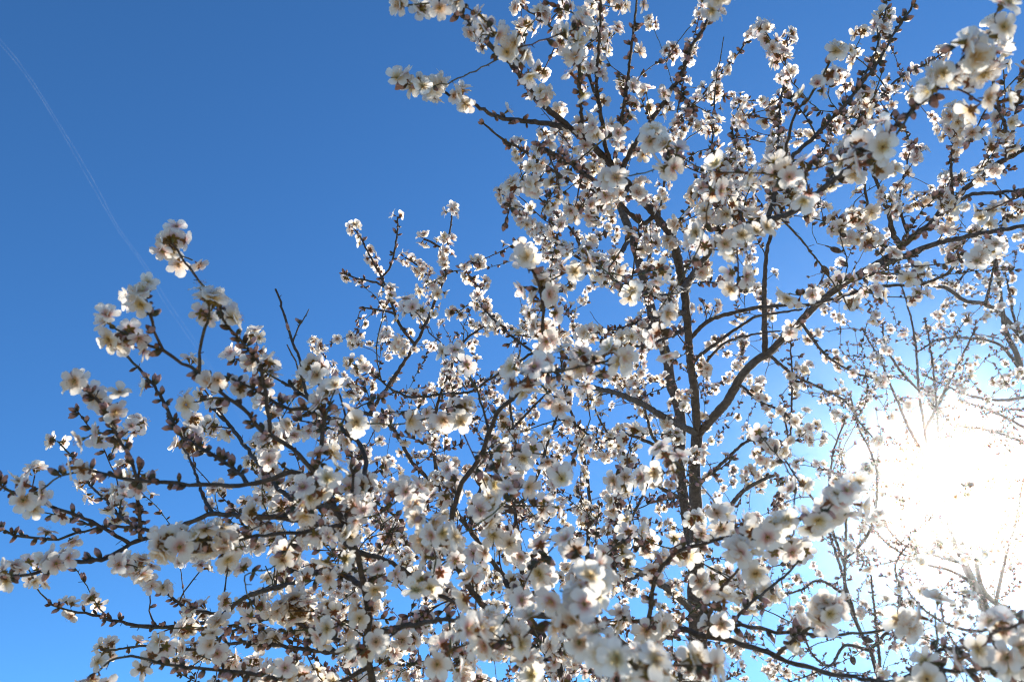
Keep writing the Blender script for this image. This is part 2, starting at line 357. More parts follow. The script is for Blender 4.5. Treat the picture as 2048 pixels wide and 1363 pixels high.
B(2,'B',9,5,None,1.2,(284,1078),(280,1071),(279,1020),(274,982),(280,930))
B(2,'N',8,4,None,1.6,(424,1027),(407,993),(393,951),(376,910),(362,890))
B(2,'M',7,3,None,1.7,(274,1054),(239,1030),(205,993),(181,969),(150,920),(115,882))
B(2,'B',8,4,None,1.35,(205,1051),(154,1064),(120,1078),(68,1075),(27,1068),(0,1054),(-25,1045))
B(2,'N',14,7,None,1.7,(729,1174),(690,1150),(643,1140),(581,1167),(496,1191),(445,1229),(386,1252))
B(2,'M',8,4,None,1.5,(445,1229),(424,1225),(376,1218),(349,1198),(321,1174),(291,1146),(263,1129))
B(2,'B',9,4,None,1.45,(400,1250),(386,1252),(325,1252),(274,1249),(222,1239),(185,1228),(144,1222),(103,1208))
B(2,'F',9,5,None,0.95,(701,1071),(684,1051),(598,1064),(513,1071),(462,1078),(400,1080),(340,1085))
B(2,'M',9,4,None,1.5,(735,1290),(700,1290),(629,1259),(554,1235),(496,1249),(448,1270),(400,1310))
B(2,'M',9,4,None,1.6,(739,1310),(650,1304),(581,1293),(479,1283),(380,1300),(300,1290),(210,1300))
B(2,'M',10,4,None,1.2,(739,1332),(650,1370),(500,1345),(350,1330),(250,1310),(180,1350))
B(2,'N',14,6,None,0.95,(739,1287),(787,1256),(838,1246),(889,1239),(950,1235))
B(2,'N',11,6,None,1.3,(712,1095),(770,1119),(828,1153),(889,1194),(992,1242))
B(2,'N',14,6,None,1.7,(664,1010),(600,1000)if 0 else (620,1010),(568,986),(533,945),(496,900),(472,866),(440,830),(400,790))
B(2,'N',7,4,None,1.2,(688,1044),(705,980),(700,900),(690,830),(680,790))
B(2,'M',9,5,None,0.75,(1105,1310),(1140,1290),(1180,1240),(1200,1180))
B(2,'M',9,5,None,0.68,(1128,1363),(1200,1380),(1260,1350),(1300,1330))
B(2,'M',9,5,None,0.8,(1105,1310),(1060,1330),(1020,1280),(980,1260))
B(2,'N',18,9,None,0.95,(1110,1480),(1200,1440),(1240,1340),(1290,1280)if 0 else (1290,1300),(1348,1256),(1416,1273),(1485,1287),(1553,1311),(1594,1328),(1680,1350),name='limb')
B(2,'M',9,5,None,0.9,(1416,1273),(1440,1255),(1485,1249),(1540,1260),(1608,1266),(1656,1270),(1724,1266),(1803,1249))
B(2,'M',8,5,None,0.9,(1553,1311),(1567,1300),(1608,1260),(1640,1240),(1650,1220))
B(2,'M',7,4,None,1.3,(1460,1275),(1485,1222),(1533,1181),(1587,1133),(1610,1110))
B(2,'M',10,6,None,0.85,(1290,1300),(1310,1160),(1348,1106),(1399,1089),(1451,1075),(1498,1068),(1560,1050),(1640,1025),(1700,1005))
B(2,'M',9,5,None,0.85,(1416,1273),(1420,1230),(1440,1180),(1475,1140),(1480,1110))
B(2,'M',10,6,None,0.62,(1680,1350),(1800,1360),(1880,1300),(1929,1294),(1980,1266),(2060,1240))
B(2,'B',10,6,None,0.62,(1800,1360),(1850,1340),(1930,1340),(2040,1330))
# right-hand tree, mostly in bud, in front of the sun
B(1,'N',40,30,3.7,3.6,(2080,1500),(2050,1420),(2010,1330),name='trunk')
B(1,'N',24,12,None,3.4,(2010,1330),(1987,1256),(1957,1188),(1929,1126),(1905,1071),name='limb')
B(1,'N',8,3,None,3.4,(1905,1071),(1880,1000),(1862,930),(1850,860),(1838,782),(1832,696),(1820,628),(1800,560))
B(1,'N',16,4,None,3.4,(2050,1420),(2090,1300),(2048,1238),(2029,1229),(1991,1205),(1964,1174),(1952,1110),(1960,1040),(1990,960),name='limb')
B(1,'N',13,10,None,3.3,(2090,1300),(2140,1100),(2110,900),(2075,790),(2060,700),(2048,680),name='limb')
B(1,'N',12,5,None,3.0,(2048,680),(2005,631),(1970,608),(1929,601),(1895,577),(1847,567),(1800,540))
B(1,'N',14,6,None,3.1,(2075,790),(2048,748),(2030,700),(2011,659),(1998,570),(1994,540),(1985,480))
B(1,'N',7,3,None,3.0,(1970,608),(1975,590),(1984,549),(1990,520))
for pts in [((1905,1071),(1896,1000),(1880,900),(1872,800),(1862,700),(1850,640)),
            ((1862,930),(1820,860),(1790,790),(1760,720),(1726,660)),
            ((1850,860),(1885,790),(1920,720),(1950,660)),
            ((1964,1174),(1900,1140),(1840,1125),(1780,1090),(1750,1060)),
            ((1929,1126),(1870,1110),(1810,1090),(1760,1040)),
            ((1991,1205),(2010,1120),(2030,1050),(2046,960)),
            ((1838,782),(1800,740),(1770,690),(1765,640)),
            ((2048,748),(2000,690),(1940,676),(1880,678),(1840,700)),
            ((2075,790),(2000,800),(1940,790),(1890,770),(1850,750)),
            ((2110,900),(2040,850),(1980,820),(1920,800)),
            ((2110,900),(2040,880),(1980,860),(1910,850)),
            ((1987,1256),(1940,1260),(1880,1240),(1830,1200),(1800,1150)),
            ((2010,1330),(1960,1330),(1920,1300),(1890,1250),(1880,1190)),
            ((2060,700),(2030,640),(2020,590),(2010,540)),
            ((1985,480),(1950,520),(1920,560))]:
    B(1,'B',7,3,None,3.1,*pts)
# thin upright shoots between the main tree and the sun
B(1,'N',10,5,3.2,3.1,(1880,1600),(1800,1480),(1760,1363),(1740,1300),(1715,1250),(1692,1190),(1690,1140),(1692,1060),(1690,980),name='limb')
B(1,'B',7,3,None,2.9,(1760,1363),(1758,1300),(1750,1230),(1745,1180),(1738,1120))
B(1,'B',7,3,None,2.9,(1715,1250),(1700,1200),(1670,1100),(1640,1020),(1590,950),(1560,900))
B(1,'M',7,3,None,2.9,(1692,1130),(1660,1040),(1660,960),(1668,900),(1690,840))
B(1,'B',7,3,None,2.9,(1692,1120),(1740,1060),(1755,960),(1740,900),(1720,860),(1700,790))
B(1,'M',7,3,None,2.8,(1740,1300),(1790,1240),(1800,1180),(1790,1130),(1820,1080))
B(1,'B',7,3,None,2.8,(1692,1190),(1640,1160),(1600,1180),(1560,1190))
B(1,'M',7,3,None,2.8,(1740,1300),(1690,1290),(1660,1330),(1620,1300),(1600,1220))

TREES = ['almond_tree'] * 3
trees = []
LABELS = ['tall almond tree in full white bloom with a stout grey forked trunk right of centre',
          'sparse almond tree mostly in bud, its thin branches fading in the glare around the sun',
          'near almond tree whose big soft-focus white blossoms fill bottom and left']
for i in range(3):
    o = bpy.data.objects.new('almond_tree', None); C.objects.link(o)
    o['label'] = LABELS[i]; o['category'] = 'almond tree'; o['group'] = 'blossoming almond trees of the orchard'
    trees.append(o)

# skeleton store ---------------------------------------------------
NP_ = np.zeros((0, 3)); ND = np.zeros((0, 3)); NI = np.zeros((0, 2)); NR = np.zeros(0); NTREE = np.zeros(0, int); NDEP = np.zeros(0)
branches = []      # (name, tree, pts Nx3, radii N, mode)
def far(d): return d if d is None or d >= 1.2 else 1.2 - (1.2 - d) * 0.68
def cr(points, step, jit=0.0):
    p = np.asarray(points, float)
    p = np.vstack([2 * p[0] - p[1], p, 2 * p[-1] - p[-2]]); out = []
    for i in range(1, len(p) - 2):
        n = max(1, int(np.linalg.norm(p[i + 1] - p[i]) / step))
        for k in range(n):
            t = k / n
            out.append(0.5 * ((2 * p[i]) + (-p[i-1] + p[i+1]) * t + (2*p[i-1] - 5*p[i] + 4*p[i+1] - p[i+2]) * t*t + (-p[i-1] + 3*p[i] - 3*p[i+1] + p[i+2]) * t**3))
    out.append(p[-2]); out = np.array(out)
    if jit > 0 and len(out) > 2:
        out[1:-1] += rng.normal(0, jit, (len(out) - 2, 3))
    return out
def register(name, tree, pts, rad, mode):
    global NP_, ND, NI, NR, NTREE, NDEP
    tg = np.gradient(pts, axis=0); tg /= np.linalg.norm(tg, axis=1)[:, None] + 1e-9
    ij = np.array([proj(p) for p in pts])
    NP_ = np.vstack([NP_, pts]); ND = np.vstack([ND, tg]); NI = np.vstack([NI, ij[:, :2]]); NR = np.append(NR, rad)
    NTREE = np.append(NTREE, np.full(len(pts), tree)); NDEP = np.append(NDEP, ij[:, 2])
    branches.append((name, tree, pts, rad, mode))
for tree, mode, w0, w1, d0, d1, pts, name in BR:
    pts = [q for q in pts if q]; d0 = far(d0) if name != 'trunk' else d0; d1 = far(d1)
    x0, y0 = pts[0]
    start = None
    if len(NI):
        m = np.where(NTREE == tree)[0]
        if len(m):
            dd = np.hypot(NI[m, 0] - x0, NI[m, 1] - y0) + (0 if d0 is None else 60 * np.abs(NDEP[m] - d0))
            k = m[np.argmin(dd)]
            if dd.min() < 60 or d0 is None: start = k
            if d0 is None: d0 = NDEP[k]
    n = len(pts)
    w = [ORG * 0] * n; L = np.concatenate([[0], np.cumsum([math.hypot(pts[i+1][0]-pts[i][0], pts[i+1][1]-pts[i][1]) for i in range(n-1)])])
    deps = [d0 + (d1 - d0) * (L[i] / L[-1]) ** 0.9 for i in range(n)]
    w3 = [P(x, y, d) for (x, y), d in zip(pts, deps)]
    if start is not None: w3[0] = NP_[start]
    thick = max(w0, w1) > 20
    pp = cr(w3, 0.02 if thick else 0.011, 0.0006 if thick else 0.0009)
    dep = np.array([proj(q)[2] for q in pp])
    wpx = np.linspace(w0, w1, len(pp)); rad = wpx * dep / FPX / 2
    if start is not None and name != 'trunk': rad = np.minimum(rad, max(NR[start] * 0.95, 0.0014) + 0 * rad)
    if name == 'trunk':   # carry the trunk on down to the soil
        b = pp[0]; r0 = rad[0]
        g = np.array([b[0] * 0.97, b[1] + 0.05, -0.08]); ext = cr([g, (g * 0.55 + b * 0.45) + np.array([0.02, 0, 0]), b], 0.05, 0.002)
        er = np.linspace(r0 * 1.6, r0, len(ext)); er[:3] *= 1.25
        pp = np.vstack([ext[:-1], pp]); rad = np.append(er[:-1], rad)
        trees[tree].location = g
    register(name, tree, pp, rad, mode)

# big hand-placed blossom clusters: x, y, depth, count (several flowers round one spur)
CL = [(1935,108,.66,3),(1985,60,.75,3),(1985,215,.8,4),(1975,130,.74,3),(1990,28,.78,2),(1760,300,.85,3),(1748,345,.88,2),(1700,285,.9,2),(1570,360,.95,3),(1615,385,.93,2),(1550,345,.96,2),
(1440,345,1.0,3),(1420,385,1.02,2),(1312,290,1.05,3),(1335,330,1.08,3),(1300,270,1.1,2),(1360,320,1.1,2),(1400,490,1.1,3),(1440,500,1.1,2),(1480,480,1.15,3),(1520,470,1.1,3),(1475,570,1.2,3),
(1318,620,1.1,3),(1330,690,1.15,3),(1160,530,1.15,4),(1270,590,1.3,2),(1040,745,.85,3),(1030,770,.9,2),(1115,715,.98,2),(1150,720,1.0,2),(1180,728,1.0,2),(1225,735,1.0,2),(1050,505,1.2,1),(1058,545,1.2,2),(1062,572,1.2,2),(1092,545,1.2,1),
(820,170,1.3,2),(795,165,1.3,3),(845,185,1.3,2),(868,165,1.35,1),(1045,90,1.15,4),(1050,135,1.2,2),(975,45,1.1,4),(915,8,1.1,2),(870,5,1.05,2),(820,10,1.05,3),(795,2,1.05,2),(960,75,1.15,2),
(1160,55,1.2,4),(1160,110,1.2,3),(1155,175,1.2,4),(1205,355,1.2,3),(1120,380,1.4,4),(1250,245,1.5,4),
(215,645,.95,4),(232,672,.98,3),(262,690,1.0,2),(285,580,.98,1),(280,600,1.0,1),(408,602,1.05,1),(445,618,1.08,2),(325,487,1.15,2),(350,470,1.18,2),(360,515,1.2,2),(385,520,1.2,1),(545,740,1.05,2),(535,765,1.1,1),(372,805,1.05,2),(670,780,1.1,3),(668,800,1.15,2),
(158,760,1.0,3),(190,790,1.1,2),(235,805,1.1,3),(165,935,1.0,2),(180,870,1.05,3),(385,882,1.25,3),(45,1000,1.05,3),(75,1003,1.1,2),(12,975,1.05,2),(25,1152,1.05,3),(120,1110,1.15,3),
(330,1090,1.0,3),(365,1075,1.0,3),(400,1080,1.0,3),(440,1070,1.0,3),(465,1080,1.0,2),(390,1110,1.1,3),(560,1125,1.1,3),(490,1150,1.2,2),(720,845,1.1,3),(722,870,1.15,2),(930,825,1.1,3),(925,850,1.1,2),(1120,820,1.2,3),
(640,965,.9,4),(665,958,.95,2),(610,1010,.95,3),(622,1060,1.0,2),(725,1034,1.0,3),(672,1112,1.05,3),(660,1150,1.1,2),(818,985,1.0,3),(830,1005,1.0,2),(848,1036,.95,3),(858,1065,.95,3),(893,1081,.95,3),(872,1118,1.0,2),(880,1090,1.0,2),
(985,1000,1.15,3),(989,1027,1.1,3),(992,1063,1.1,2),(985,1098,1.1,2),(1050,1105,1.1,4),(1146,1092,.85,3),(1156,1208,.72,4),(1120,1180,.75,3),(1180,1174,.74,3),(1149,1280,.72,3),(1026,1287,.8,4),(917,1259,.8,4),(835,1201,.95,4),(880,1320,.9,4),
(1214,1310,.68,3),(1290,1335,.62,3),(1300,1350,.62,2),(1090,1240,.8,2),(954,1170,1.0,2),(1248,1239,1.1,3),(1242,958,1.3,3),(1250,965,1.3,2),(1269,1061,1.3,2),(1190,1140,1.15,3),(1405,1330,.75,4),(1440,1340,.8,3),(1030,1200,.95,2),(710,1310,1.05,4),(560,1340,1.1,3),(420,1280,1.2,4),(300,1330,1.2,4),(200,1350,1.2,3),
(1440,1020,1.0,3),(1470,1050,.95,2),(1530,1065,.85,3),(1580,1050,.85,3),(1640,1025,.8,4),(1680,1000,.8,3),(1720,985,.85,3),(1470,1110,.95,3),(1485,1140,.95,2),(1385,1160,1.05,3),(1375,1110,1.3,3),(1650,1215,.85,4),(1450,1240,1.0,3),(1600,1110,1.0,4),(1590,960,1.15,3),(1520,870,1.3,2),(1930,1290,.66,2),(2010,1290,.62,2),(2035,1335,.62,2),(1870,1225,.8,2),(1850,1350,.7,2),
(1265,1065,1.2,2),(1000,880,1.2,3),(900,700,1.4,3),(925,730,1.3,2),(1010,960,1.3,3),(905,945,1.4,2),(780,590,1.9,3),(815,610,1.6,4),(830,630,1.6,3),(1700,620,1.5,3),(1690,560,1.5,3),(1750,590,1.6,3),(1840,590,1.6,3),(1580,660,1.5,2),(1990,500,1.3,4),(1100,1010,1.2,3),(1320,1240,1.1,3),(1950,530,1.3,3),(1960,430,1.5,3),(1680,450,1.6,3),(1850,550,1.5,4)]
_r = random.Random(31)
for _i in range(34): CL.append((_r.uniform(540, 1330), _r.uniform(860, 1360), _r.uniform(0.95, 1.35), _r.choice([2, 3, 3, 4])))
flowers = []   # pos, normal, scale, tree, opening, palette-seed
buds = []      # pos, dir, scale, tree
def unit(v): return v / (np.linalg.norm(v) + 1e-9)
def rand_dir():
    return unit(rng.normal(0, 1, 3))
def grow_to(t, maxr=0.004, name='twig', mode='M', lo=0.0, trees_ok=None, wmax=1.6):
    v = t[None, :] - NP_; dist = np.linalg.norm(v, axis=1) + 1e-6
    cosv = (v * ND).sum(1) / dist
    cost = dist * (1.0 + 0.5 * (1 - cosv)) + (dist < lo) * 5 + 0.25 * np.maximum(0, -(v[:, 2])) / dist * dist
    if trees_ok is not None: cost = cost + (~np.isin(NTREE, trees_ok)) * 50
    k = int(np.argmin(cost))
    a = NP_[k]; L = np.linalg.norm(t - a); tan = ND[k]
    if L > wmax: return None
    m1 = a + unit(unit(t - a) + 0.30 * tan + 0.10 * rand_dir()) * L * 0.35
    m2 = a + (t - a) * 0.7 + rand_dir() * L * 0.025 + (m1 - a - (t - a) * 0.35) * 0.5
    pp = cr([a, m1, m2, t], 0.012, 0.0008)
    r0 = min(maxr, max(0.0011, NR[k] * 0.75), 0.0012 + 0.006 * L); r1 = min(r0, 0.00115)
    register(name, int(NTREE[k]), pp, np.linspace(r0, r1, len(pp)), mode)
    return k, pp
for (x, y, d, n) in CL:
    d = 1.2 - (1.2 - d) * 0.9 if (y > 1080 and 600 < x < 1500 and d < 1.1) else far(d); t = P(x, y, d)
    res = grow_to(t, 0.0026, 'twig', 'S', 0.0)
    if res is None: continue
    tan = unit(res[1][-1] - res[1][-2]); tree = int(NTREE[res[0]])
    base = rand_dir()
    for q in range(n):
        o = unit(0.75 * rand_dir() + 0.30 * tan + 0.15 * UP - 0.55 * FW * (1, -0.6, 0.6, 0.2)[q % 4])
        ctr = t - tan * 0.013 * q
        flowers.append((ctr + o * rng.uniform(0.013, 0.018), unit(o + 0.2 * rand_dir()), rng.uniform(0.86, 1.02), tree, rng.choice([0, 0, 0.06, 0.12, 0.3])))
    for q in range(rng.integers(0, 3)):
        buds.append((t - tan * rng.uniform(0.01, 0.03), unit(rand_dir() + 0.4 * tan), rng.uniform(0.9, 1.2), tree))

# growth of the fill twigs: how thickly the crown is filled (columns and rows of 128 px of the photograph)
DENS = ["0000000144311312","0000001234433512","0000000156555335","0000012466765567","0000123256655665","0011445676665566",
        "0112556777656666","1123677887655666","2224789887666666","0134688887656666","0135678888766666"]
D2 = [[int(ch) for ch in row] for row in DENS]
fill = []
for ry in range(11):
    for cx in range(16):
        n = D2[ry][cx]
        for k in range(int(round(n * (4.6 if cx >= 13 and ry >= 5 else 3.0 if ry >= 6 and 4 <= cx <= 10 else 2.5 if n > 4 else 1.6)))):
            x = (cx + random.random()) * 128; y = (ry + random.random()) * 128
            if D2[ry][cx] < 3 and random.random() < 0.4: continue
            if (x < 700 and y < 640) or (x < 1010 and y < 520): continue
            m = np.where((np.abs(NI[:, 0] - x) < 170) & (np.abs(NI[:, 1] - y) < 170))[0]
            if len(m) == 0: continue
            md = np.hypot(NI[m, 0] - x, NI[m, 1] - y)
            # keep the silhouette against open sky: fills stay close to traced wood there
            edge = n <= 4
            if edge and md.min() > 55: continue
            d = NDEP[random.choice(list(m))]
            right = x > 1640 and y > 640
            if right: d = random.uniform(2.6, 4.0)
            elif x < 640: d = max(1.25, d) * random.uniform(0.98, 1.3)
            elif y < 520: d = max(1.4, d) * random.uniform(0.98, 1.3)
            else: d = max(random.choice([1.35, 1.9, 2.3, 2.7]), d) * random.uniform(0.98, 1.3)
            fill.append((x, y, min(d, 4.2), right))
fill.sort(key=lambda f: f[1] * -1 + random.uniform(-200, 200))
for x, y, d, right in fill:
    mode = random.choice('BBBM') if right else random.choice('FFMMBBN')
    grow_to(P(x, y, d), 0.0022 if right else 0.0035, 'twig', mode, 0.06, [1] if (right and x > 1700) else None, 0.9 if right else 0.5)

# ------------------------------------------------------------------ blossoms and buds along the wood
MODE = {'F': (0.52, 0.34), 'M': (0.26, 0.55), 'B': (0.05, 0.85), 'N': (0.04, 0.14), 'T': (0.04, 0.70), 'S': (0.0, 0.25)}
for name, tree, pts, rad, mode in branches:
    pf, pb = MODE[mode]
    if tree == 1: pf *= 0.6
    seg = np.linalg.norm(np.diff(pts, axis=0), axis=1); L = np.concatenate([[0], np.cumsum(seg)])
    tot = L[-1]; s = 0.03 if mode != 'S' else 0.01; ph = random.uniform(0, 6.28); nseed = random.uniform(0, 100)
    while s < tot:
        i = min(len(pts) - 2, int(np.searchsorted(L, s)) - 1); i = max(0, i)
        f = (s - L[i]) / (seg[i] + 1e-9); p = pts[i] * (1 - f) + pts[i + 1] * f; r = rad[i]
        tan = unit(pts[i + 1] - pts[i]); px, py, dp = proj(p)
        if r < 0.011 and -140 < px < 2190 and -140 < py < 1500:
            a = unit(np.cross(tan, FW + 0.01)); b = np.cross(tan, a); ph += 2.4
            o = a * math.cos(ph) + b * math.sin(ph)
            bloom = min(1.6, max(0.0, 0.55 + 2.0 * noise.noise(Vector((nseed, s * 8, 0)))))
            u = random.random(); kk = (1.0 if r < 0.005 else 0.35)
            tipf = 1.0
            if noise.noise(Vector((nseed + 50, s * 11, 3))) < -0.24 and mode != 'S': s += 0.012; continue
            if mode != 'N' and mode != 'S' and tot - s < 0.05: tipf = 2.2
            if u < pf * kk * (0.12 + 1.45 * bloom) * tipf:
                for q in range(random.choice([1, 1, 1, 2, 2])):
                    oo = unit(o + 0.55 * rand_dir() + 0.25 * tan)
                    flowers.append((p + oo * (r + rng.uniform(0.010, 0.016)), unit(oo + 0.25 * rand_dir()), rng.uniform(0.78, 1.02), tree, random.choice([0, 0, 0.05, 0.12, 0.2, 0.4, 0.75])))
            elif u < pf * kk + (pb * kk) * 1.1:
                for q in range(random.choice([1, 2, 2, 3, 4] if mode == 'B' and tree != 1 else [1, 1, 2, 3])):
                    oo = unit(o + 0.5 * rand_dir() + 0.55 * tan)
                    buds.append((p + oo * r * 0.6 + tan * rng.uniform(-0.004, 0.004), oo, rng.uniform(0.75, 1.15) * (0.8 if tree == 1 else 1), tree))
        s += min(0.03, 0.006 + rng.exponential(0.0052)) * {'N': 1.6, 'S': 1.2}.get(mode, 1.0)
    if mode in 'FMT' and tot > 0.05:     # a posy at the tip
        tan = unit(pts[-1] - pts[-2])
        for q in range(random.choice([2, 3, 4])):
            oo = unit(0.8 * rand_dir() + 0.8 * tan)
            flowers.append((pts[-1] + oo * 0.014, oo, rng.uniform(0.9, 1.05), tree, random.choice([0, 0.1, 0.3])))
    elif mode == 'B':
        tan = unit(pts[-1] - pts[-2])
        for q in range(3): buds.append((pts[-1], unit(tan + 0.5 * rand_dir()), 1.0, tree))

# ------------------------------------------------------------------ wood meshes
def tube(mb, pts, rad, nseg, slot=0):
    n = len(pts); tg = np.gradient(pts, axis=0); tg /= np.linalg.norm(tg, axis=1)[:, None] + 1e-9
    a = unit(np.cross(tg[0], [0.3, 0.2, 0.9])); V = np.zeros((n, nseg, 3)); ang = np.arange(nseg) * 2 * math.pi / nseg
    for i in range(n):
        a = unit(a - tg[i] * (a @ tg[i])); b = np.cross(tg[i], a)
        rr = rad[i] * (1 + 0.10 * math.sin(i * 2.1) * (rad[i] < 0.006) + rng.uniform(-0.06, 0.06))
        rr = rr * (1 + 0.07 * np.sin(ang * 2 + i * 0.11) * (rad[i] > 0.006))
        V[i] = pts[i] + (np.outer(np.cos(ang), a) + np.outer(np.sin(ang), b)) * (rr[:, None] if np.ndim(rr) else rr)
    idx = np.arange(n * nseg).reshape(n, nseg); nx = np.roll(idx, -1, 1)
    T = np.concatenate([np.stack([idx[:-1], nx[:-1], nx[1:]], -1).reshape(-1, 3), np.stack([idx[:-1], nx[1:], idx[1:]], -1).reshape(-1, 3)])
    V = V.reshape(-1, 3); tipi = len(V); V = np.vstack([V, pts[-1] + tg[-1] * rad[-1]])
    T = np.vstack([T, [(idx[-1][k], nx[-1][k], tipi) for k in range(nseg)]])
    old = np.array([0.064, 0.050, 0.040]); grn = np.array([0.085, 0.095, 0.035]); red = np.array([0.10, 0.050, 0.032])
    g = np.clip((0.0024 - rad) / 0.0014, 0, 1)[:, None]; h = rng.random()
    c = old * (1 - g) + (grn * h + red * (1 - h)) * g
    c = np.vstack([np.repeat(c, nseg, 0), c[-1:]])
    mb.add(V, c, T, slot)
def spurs(mb, pts, rad):
    """knobbly spur stubs and bud scales"""
    ph = rng.uniform(0, 6)
    for i in range(2, len(pts) - 1, 2 if rad[0] < 0.006 else 4):
        if rad[i] > 0.010: continue
        ph += 2.4; tan = unit(pts[i + 1] - pts[i - 1]); a = unit(np.cross(tan, [0.31, 0.5, 0.8])); b = np.cross(tan, a)
        o = a * math.cos(ph) + b * math.sin(ph); l = rng.uniform(0.002, 0.006) * (2.2 if rng.random() < 0.12 else 1); w = 0.0009
        d = unit(o + 0.5 * tan); c0 = pts[i] + o * rad[i] * 0.6; e = np.cross(d, tan); e2 = np.cross(d, e)
        mb.add([c0 + e * w, c0 - e * w * 0.5 + e2 * w, c0 - e * w * 0.5 - e2 * w, c0 + d * l + e * w * .6, c0 + d * l - e * w * .4 + e2 * w * .6, c0 + d * l - e * w * .4 - e2 * w * .6], [0.075, 0.055, 0.042],
               [(0, 1, 4), (0, 4, 3), (1, 2, 5), (1, 5, 4), (2, 0, 3), (2, 3, 5), (3, 4, 5)], 0)
def local(mb_arr, tree):
    v, c, t, m = mb_arr; return v - np.array(trees[tree].location), c, t, m
twigs = {0: [], 1: [], 2: []}
for bi, (name, tree, pts, rad, mode) in enumerate(branches):
    if name == 'twig': twigs[tree].append(bi); continue
    mb = MB(); tube(mb, pts, rad, 14 if rad.max() > 0.018 else 9 if rad.max() > 0.005 else 7); spurs(mb, pts, rad)
    link(name, make_mesh(name, local(mb.arrays(), tree), [M_BARK]), trees[tree])
def shown(p, size):
    x, y, d = proj(p)
    if not (-20 < x < 2068 and -20 < y < 1383): return 0
    return size * FPX / d
for tree in range(3):
    tw = sorted(twigs[tree], key=lambda b: -shown(branches[b][2][-1], np.linalg.norm(branches[b][2][-1] - branches[b][2][0]) * 1.0) )
    for b in tw[:290]:
        _, _, pts, rad, _ = branches[b]; mb = MB(); tube(mb, pts, rad, 6); spurs(mb, pts, rad)
        link('twig', make_mesh('twig', local(mb.arrays(), tree), [M_BARK]), trees[tree])
    if tw[290:]:
        mb = MB()
        for b in tw[290:]:
            _, _, pts, rad, _ = branches[b]; tube(mb, pts, rad, 5); spurs(mb, pts, rad)
        o = link('twigs', make_mesh('twigs', local(mb.arrays(), tree), [M_BARK]), trees[tree]); o['kind'] = 'stuff'

# ------------------------------------------------------------------ blossoms
def frame(n, spin):
    a = unit(np.cross(n, [0.21, 0.37, 0.9])); b = np.cross(n, a)
    x = a * math.cos(spin) + b * math.sin(spin); y = np.cross(n, x); return np.stack([x, y, n], 1)
def mat4(M, p):
    m = np.eye(4); m[:3, :3] = M; m[:3, 3] = p; return Matrix(m.tolist())
def joined(items, lib, keyf):
    """transform many copies of library pieces into one set of arrays"""
    V = []; Cc = []; T = []; Mi = []; n = 0
    for it in items:
        v, c, t, m = lib[rng.integers(len(lib))]; M, p, s, tint = keyf(it)
        V.append(v @ M.T * s + p); Cc.append(c * tint); T.append(t + n); Mi.append(m); n += len(v)
    return np.concatenate(V), np.concatenate(Cc), np.concatenate(T), np.concatenate(Mi)
NEAR_PETALS = [230, 60, 300]
for tree in range(3):
    loc = np.array(trees[tree].location)
    fl = sorted([f for f in flowers if f[3] == tree], key=lambda f: -shown(f[0], f[2]))
    print('tree', tree, 'flowers', len(fl), 'buds', sum(b[3] == tree for b in buds), 'twigs', len(twigs[tree]))
    r = random.Random(tree)
    for i, (p, n, s, _, op) in enumerate(fl[:300]):
        M = frame(n, r.uniform(0, 6.28)); pal = r.choices(range(5), [2, 1.2, 3.5, 4, 3.5])[0]
        if i < NEAR_PETALS[tree]:
            o = link('blossom', r.choice(CALYX), trees[tree]); o.matrix_local = mat4(M * s, p - loc)
            for k in range(5):
                q = link('petal', PETALS[pal, r.randrange(NV_P)], o)
                q.matrix_local = mat4(petal_rot(k, r, op) * r.uniform(0.93, 1.07), np.array([0, 0, 0.0003 * (k % 2)]))
            q = link('stamens', r.choice(STAM), o)
        else:
            key = 'far%d' % r.randrange(16)
            me = bpy.data.meshes.get(key) or make_mesh(key, FARF[int(key[3:])], [M_PETAL, M_SOFT, M_STAMEN])
            o = link('blossom', me, trees[tree]); o.matrix_local = mat4(M * s, p - loc)
    rest = fl[300:]
    if rest:
        arr = joined(rest, FARF, lambda f: (frame(f[1], rng.uniform(0, 6.28)), f[0] - loc, f[2], 1.0))
        o = link('blossoms', make_mesh('blossoms', arr, [M_PETAL, M_SOFT, M_STAMEN]), trees[tree]); o['kind'] = 'stuff'
    bl = sorted([b for b in buds if b[3] == tree], key=lambda b: -shown(b[0], b[2]))
    for p, d, s, _ in bl[:300]:
        o = link('bud', r.choice(NBUD), trees[tree]); o.matrix_local = mat4(frame(d, r.uniform(0, 6.28)) * s, p - loc)
    if bl[300:]:
        arr = joined(bl[300:], FBUD, lambda b: (frame(b[1], rng.uniform(0, 6.28)), b[0] - loc, b[2], rng.uniform(0.8, 1.2)))
        o = link('buds', make_mesh('buds', arr, [M_SOFT]), trees[tree]); o['kind'] = 'stuff'

